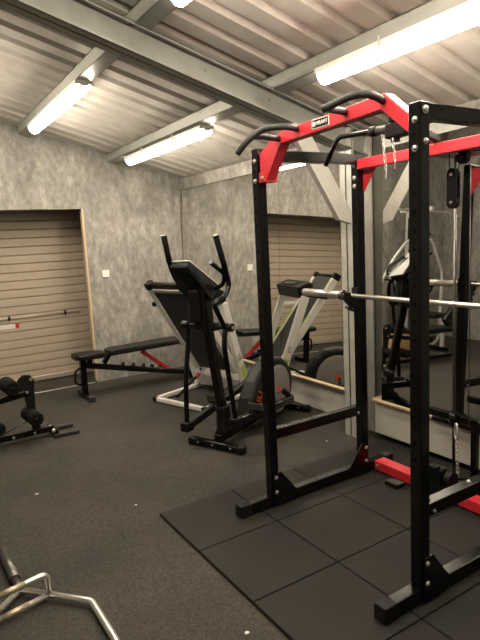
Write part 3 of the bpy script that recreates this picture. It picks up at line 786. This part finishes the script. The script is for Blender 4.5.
# ------------------------------------------------------------------ adjustable bench
YBn = 2.85
ab = thing('adjustable_bench', 'black adjustable weight bench with a red support strut below the concrete wall', 'weight bench', (1.0, YBn, 0))
def pad(name, x0, z0, x1, z1, w0, w1, th, parent, mat='vinyl'):
    bm = NB(); d_ = V((x1-x0, 0, z1-z0)); L = d_.length; d_.normalize(); n2 = V((-d_.z, 0, d_.x)); o0 = V((x0, YBn, z0))
    pts = []
    r = .05
    ring = []
    for (cx, cy, a0, w) in ((r, -w0/2+r, PI, w0), (L-r, -w1/2+r, 1.5*PI, w1), (L-r, w1/2-r, 0, w1), (r, w0/2-r, .5*PI, w0)):
        for k in range(6): a = a0+k*PI/10; ring.append((cx+r*math.cos(a), cy+r*math.sin(a)))
    prism(bm, [o0+d_*a+V((0, c, 0)) for a, c in ring], n2*th, min(.018, th*.4), 3)
    return obj(name, bm, mat, parent)
pad('seat_pad', .34, .435, .66, .425, .26, .24, .055, ab)
pad('back_pad', .70, .435, 1.565, .422+.03, .24, .30, .055, ab)
bm = NB(); bar(bm, (.70, YBn, .425), (1.52, YBn, .435), .05, .02, (0, 0, 1), .004); obj('pad_frame', bm, 'black', ab)
bm = NB(); bar(bm, (.44, YBn, .36), (1.68, YBn, .07), .06, .06, (0, 0, 1), .005); rail_ = obj('main_rail', bm, 'black', ab)
for x in (.86, .98, 1.10, 1.20, 1.30):
    z = .36-(x-.44)*.234+.03
    bm = NB(); prism(bm, [(x-.02, YBn-.028, z-.01), (x+.02, YBn-.028, z-.02), (x+.025, YBn-.028, z+.03), (x+.008, YBn-.028, z+.03), (x-.0, YBn-.028, z+.012)], (0, .056, 0)); obj('ladder_notch', bm, 'black', rail_)
bm = NB(); bar(bm, (.43, YBn, .42), (.43, YBn, .035), .06, .06, (1, 0, 0), .005); obj('front_post', bm, 'black', ab)
bm = NB(); bar(bm, (.44, YBn-.20, .03), (.44, YBn+.20, .03), .06, .05, (0, 0, 1), .006); fs_ = obj('front_foot', bm, 'black', ab)
for yy in (-.22, .16):
    bm = NB(); bar(bm, (.44, YBn+yy, .031), (.44, YBn+yy+.06, .031), .07, .06, (0, 0, 1), .01); obj('foot_cap', bm, 'grip', fs_)
bm = NB(); bar(bm, (1.68, YBn-.19, .05), (1.68, YBn+.19, .05), .05, .05, (0, 0, 1), .005); rs = obj('rear_foot', bm, 'black', ab)
for yy in (-.2, .2):
    bm = NB(); disc_stack(bm, (1.72, YBn+yy, .032), (0, 1, 0), [(-.012, .026), (-.009, .031), (.009, .031), (.012, .026)], 20); obj('wheel', bm, 'plastic', rs)
bm = NB(); bar(bm, (1.10, YBn, .41), (1.46, YBn, .115), .045, .045, (0, 0, 1), .005); obj('support_strut', bm, 'red', ab, 'red support strut')
bm = NB(); tube(bm, bend_path([(.40, YBn, .33), (.345, YBn, .31), (.335, YBn, .17), (.41, YBn, .15)], .04), .011, 10); obj('carry_handle', bm, 'black', ab)
bm = NB(); bar(bm, (.66, YBn, .345), (.72, YBn, .43), .05, .05, (1, 0, 0), .005); bar(bm, (.50, YBn, .36), (.50, YBn, .435), .08, .05, (1, 0, 0), .004); obj('pad_bracket', bm, 'black', ab)

# ------------------------------------------------------------------ weight bench with leg developer (left edge)
Yl = 1.90
wb = thing('leg_developer_bench', 'black bench end with foam leg rollers and flat steel feet by the roller door', 'weight bench', (-.5, Yl, 0))
bm = NB(); bar(bm, (-1.9, Yl, .055), (-.14, Yl, .065), .06, .05, (0, 0, 1), .005); br = obj('floor_rail', bm, 'black', wb)
for x in (-.47, -.30): 
    bm = NB(); disc_stack(bm, (x, Yl-.03, .06), (0, -1, 0), [(0, .012), (.006, .011), (.008, .006)], 12); obj('bolt', bm, 'zinc', br)
bm = NB(); bar(bm, (-.14, Yl-.10, .05), (-.14, Yl+.14, .05), .045, .04, (0, 0, 1), .005); obj('cross_foot', bm, 'black', wb)
for yy in (-.085, .125):
    bm = NB(); bar(bm, (-.16, Yl+yy, .02), (.055, Yl+yy-.01, .018), .06, .03, (0, 0, 1), .006); obj('flat_foot', bm, 'grip', wb)
for yy in (-.12, .0):
    bm = NB(); disc_stack(bm, (-.165, Yl+yy, .075), (-.3, -1, .3), [(0, .016), (.01, .016), (.016, .008)], 12); obj('bolt', bm, 'zinc', wb)
bm = NB(); prism(bm, [(x, Yl-.02, z) for x, z in ((-.345, .40), (-.40, .47), (-.385, .535), (-.34, .57), (-.285, .56), (-.255, .51), (-.265, .44), (-.275, .25), (-.24, .08), (-.31, .08), (-.335, .25))], (0, .03, 0), .004); obj('pivot_plate', bm, 'shell', wb)
bm = NB(); disc_stack(bm, (-.285, Yl-.022, .525), (0, -1, 0), [(0, .014), (.004, .014)], 16); obj('pivot_bolt', bm, 'zinc', wb)
bm = NB(); disc_stack(bm, (-.325, Yl-.022, .42), (0, -1, 0), [(0, .012), (.004, .012)], 16); obj('pivot_bolt', bm, 'zinc', wb)
bm = NB(); bar(bm, (-1.2, Yl, .30), (-.30, Yl, .415), .05, .05, (0, 0, 1), .005); obj('seat_rail', bm, 'black', wb)
bm = NB(); box(bm, -1.5, -.75, Yl-.14, Yl+.14, .40, .47, .02); obj('seat_pad', bm, 'vinyl', wb)
bm = NB(); box(bm, -1.08, -1.02, Yl-.03, Yl+.03, .06, .40, .004); box(bm, -1.73, -1.67, Yl-.03, Yl+.03, .06, .62, .004); obj('bench_post', bm, 'black', wb)
bm = NB(); bar(bm, (-1.5, Yl, .46), (-1.95, Yl, .90), .26, .07, (0, 1, 0), .02); obj('back_pad', bm, 'vinyl', wb)
def roller(c, ax, ln, r, mat='foam'):
    ax = V(ax).normalized(); bm = NB(); c = V(c)
    disc_stack(bm, c-ax*ln/2, ax, [(0, r*.8), (.012, r), (ln-.012, r), (ln, r*.8)], 24)
    o = obj('foam_roller', bm, mat, wb)
    for p in o.data.polygons: p.use_smooth = abs(p.normal.dot(ax)) < .7
    bm = NB(); tube(bm, [c-ax*(ln/2+.02), c+ax*(ln/2+.02)], .014, 12); obj('roller_axle', bm, 'black', o)
roller((-.46, Yl-.03, .50), (.08, -1, 0), .24, .062)
roller((-.308, Yl-.03, .213), (.08, -1, 0), .27, .060)
roller((-.60, Yl-.04, .18), (.2, -1, 0), .18, .055)
bm = NB(); cyl(bm, (-.56, Yl-.03, .10), (-.30, Yl-.03, .20), .006, 8); obj('link_rod', bm, 'gun', wb)

# ------------------------------------------------------------------ hex bar in the near left corner
hz = .03
hb = thing('hex_trap_bar', 'steel hexagonal trap bar with raised handles lying on the near floor', 'barbell', (-.9, -.7, 0))
Ev, V2, V3 = V((-.836, -.29, hz)), V((-.585, -.578, hz)), V((-.582, -.895, hz))
cen = V((-.72, -.83, hz))*1.0
axd = V((-.02, 1, 0)).normalized()
cen = Ev-axd*.53
def opp(p): return V((2*cen.x-p.x, 2*cen.y-p.y, hz))
def mir(p):
    d_ = p-cen; a = axd*d_.dot(axd); return cen+a*2-d_+V((0, 0, 0))
W2, W3 = mir(V2), mir(V3)
ring = [Ev, V2, V3, opp(Ev), opp(V2), opp(V3), Ev]
W2, W3 = V((-1.12, -.56, hz)), V((-1.12, -.90, hz))
ring = [Ev, V2, V3, opp(Ev), W3, W2, Ev]
pts = bend_path(ring, .02)
bm = NB(); tube(bm, pts, .0155, 14); obj('hex_frame', bm, 'satin', hb)
for p, sg in ((Ev, 1), (opp(Ev), -1)):
    bm = NB(); cyl(bm, p+axd*sg*.10, p+axd*sg*.42, .0245, 20); sv = obj('sleeve', bm, 'gun', hb)
    bm = NB(); cyl(bm, p-axd*sg*.01, p+axd*sg*.10, .017, 16); obj('sleeve_neck', bm, 'gun', hb)
for sg in (1, -1):
    f = .42
    a = Ev+(V2-Ev)*f; b_ = Ev+(W2-Ev)*.68
    if sg < 0: a, b_ = opp(Ev)+(V3-opp(Ev))*f, opp(Ev)+(W3-opp(Ev))*.68
    d_ = (b_-a)
    bm = NB(); cyl(bm, a, b_, .0145, 14); lo_ = obj('low_handle', bm, 'satin', hb)
    bm = NB(); cyl(bm, a+d_*.32, a+d_*.72, .0155, 14); obj('knurled_grip', bm, 'knurl', lo_)
    up = V((0, 0, .105))
    bm = NB(); tube(bm, bend_path([a+V((0, 0, .005)), a+up, b_+up, b_+V((0, 0, .005))], .035), .0145, 14); hh = obj('raised_handle', bm, 'satin', hb)
    bm = NB(); cyl(bm, a+up+d_*.34, a+up+d_*.72, .0155, 14); obj('knurled_grip', bm, 'knurl', hh)

# ------------------------------------------------------------------ multi gym seen in the mirror
mg = thing('multi_gym', 'silver tube multi gym with a pulldown bar, seen in the mirror behind the rack', 'multi gym', (-1.95, 2.75, 0))
bm = NB(); bar(bm, (-1.95, 2.2, .05), (-1.95, 3.3, .05), .06, .06, (0, 0, 1), .005); bar(bm, (-2.35, 3.2, .04), (-1.55, 3.2, .04), .06, .05, (0, 0, 1), .005); obj('base_frame', bm, 'black', mg)
bm = NB(); bar(bm, (-1.95, 3.0, .05), (-1.95, 3.0, 2.12), .06, .06, (0, 1, 0), .005); obj('rear_mast', bm, 'silver', mg)
bm = NB(); box(bm, -2.12, -1.78, 3.06, 3.2, .10, .95, .008); obj('weight_stack', bm, 'gun', mg)
bm = NB()
for x in (-2.06, -1.84): bar(bm, (x, 2.75, .08), (x, 2.75, 2.1), .03, .03, (0, 1, 0))
bar(bm, (-1.95, 3.15, 2.12), (-1.95, 2.55, 2.12), .06, .06, (0, 0, 1), .005); obj('top_frame', bm, 'silver', mg)
bm = NB(); tube(bm, bend_path([(-.80, 2.6, 1.93), (-.97, 2.6, 2.03), (-1.25, 2.6, 2.08), (-2.35, 2.6, 2.08), (-2.63, 2.6, 2.03), (-2.8, 2.6, 1.93)], .04), .014, 12); pbar = obj('pulldown_bar', bm, 'chrome', mg)
bm = NB(); tube(bm, [(-.77, 2.6, 1.912), (-.86, 2.6, 1.966)], .02, 12); obj('bar_grip', bm, 'foam', pbar)
bm = NB(); box(bm, -2.16, -1.74, 2.78, 2.84, 1.66, 2.0, .02); obj('upper_shroud', bm, 'shell', mg)
bm = NB(); bar(bm, (-1.95, 2.75, .62), (-1.95, 2.90, 1.30), .26, .08, (0, 1, 0), .02); obj('back_pad', bm, 'vinyl', mg)
bm = NB(); box(bm, -2.12, -1.78, 2.32, 2.70, .50, .57, .02); obj('seat_pad', bm, 'vinyl', mg)
bm = NB(); tube(bm, bend_path([(-.90, 2.6, .98), (-1.18, 2.6, 1.37), (-1.45, 2.6, 1.63), (-1.72, 2.6, 1.68), (-2.02, 2.6, 1.66), (-2.12, 2.6, 1.45), (-2.28, 2.6, 1.17), (-2.26, 2.6, .15), (-2.12, 2.6, .05), (-1.88, 2.6, .05)], .09), .022, 12); obj('press_arm', bm, 'silver', mg)
bm = NB(); tube(bm, bend_path([(-.99, 2.6, 1.10), (-1.14, 2.55, 1.07), (-1.15, 2.52, .88)], .02), .016, 12); obj('press_grip', bm, 'foam', mg)
bm = NB(); bar(bm, (-1.95, 2.3, .50), (-1.95, 2.3, .06), .05, .05, (0, 1, 0), .004); obj('seat_post', bm, 'silver', mg)

cb = NB(); box(cb, -1.42, -1.08, 2.45, 2.75, 0, .36, .004)
tag(obj('cardboard_box', cb, 'card'), 'brown cardboard box on the floor beside the roller door, seen in the mirror', 'box')

# ------------------------------------------------------------------ small scraps on the floor
def scrap(x, y, z, s, label, mat='paper'):
    bm = NB(); r = random.Random(int(x*1000)+int(y*77)); n = 7
    pts = [(x+s*(.6+.5*r.random())*math.cos(2*PI*k/n), y+s*.7*(.6+.5*r.random())*math.sin(2*PI*k/n), z) for k in range(n)]
    prism(bm, pts, (0, 0, s*.25), s*.05, 1); o = obj('paper_scrap', bm, mat); tag(o, label, 'scrap', 'white scraps on the dark floor')
scrap(-.113, -1.123, .0, .013, 'white scrap on the grey floor just outside the tile edge')
scrap(1.55, .27, 0, .012, 'tiny white fleck on the floor left of the steel column foot')
scrap(-.528, .781, 0, .012, 'tiny white fleck on the open floor at far left')
scrap(-.058, .219, 0, .008, 'tiny white fleck on the open floor before the tiles')

# ------------------------------------------------------------------ light, camera, view
w = bpy.data.worlds.new('night'); scn.world = w; w.use_nodes = True
w.node_tree.nodes['Background'].inputs[0].default_value = (.9, .8, .7, 1); w.node_tree.nodes['Background'].inputs[1].default_value = .02

cam = bpy.data.cameras.new('camera'); co = bpy.data.objects.new('camera', cam); C.objects.link(co)
cam.sensor_fit = 'VERTICAL'; cam.sensor_height = 24; cam.lens = 547.35/640*24; cam.clip_start = .02
RR = [[0.841536, -0.537821, -0.050651], [-0.120945, -0.096197, -0.987987], [0.526488, 0.837553, -0.146]]
r_, d_, f_ = [V(v) for v in RR]
co.matrix_world = Matrix.Translation(V((-1.1652, -2.8663, 1.5992))) @ Matrix((r_, -d_, -f_)).transposed().to_4x4()
scn.camera = co
vs = scn.view_settings
vs.view_transform = 'Standard'; vs.look = 'None'; vs.exposure = 0.0; vs.gamma = 1; vs.use_curve_mapping = False
scn.cycles.max_bounces = 10; scn.cycles.diffuse_bounces = 5; scn.cycles.glossy_bounces = 6
scn.cycles.use_denoising = True
scn.cycles.sample_clamp_indirect = 6
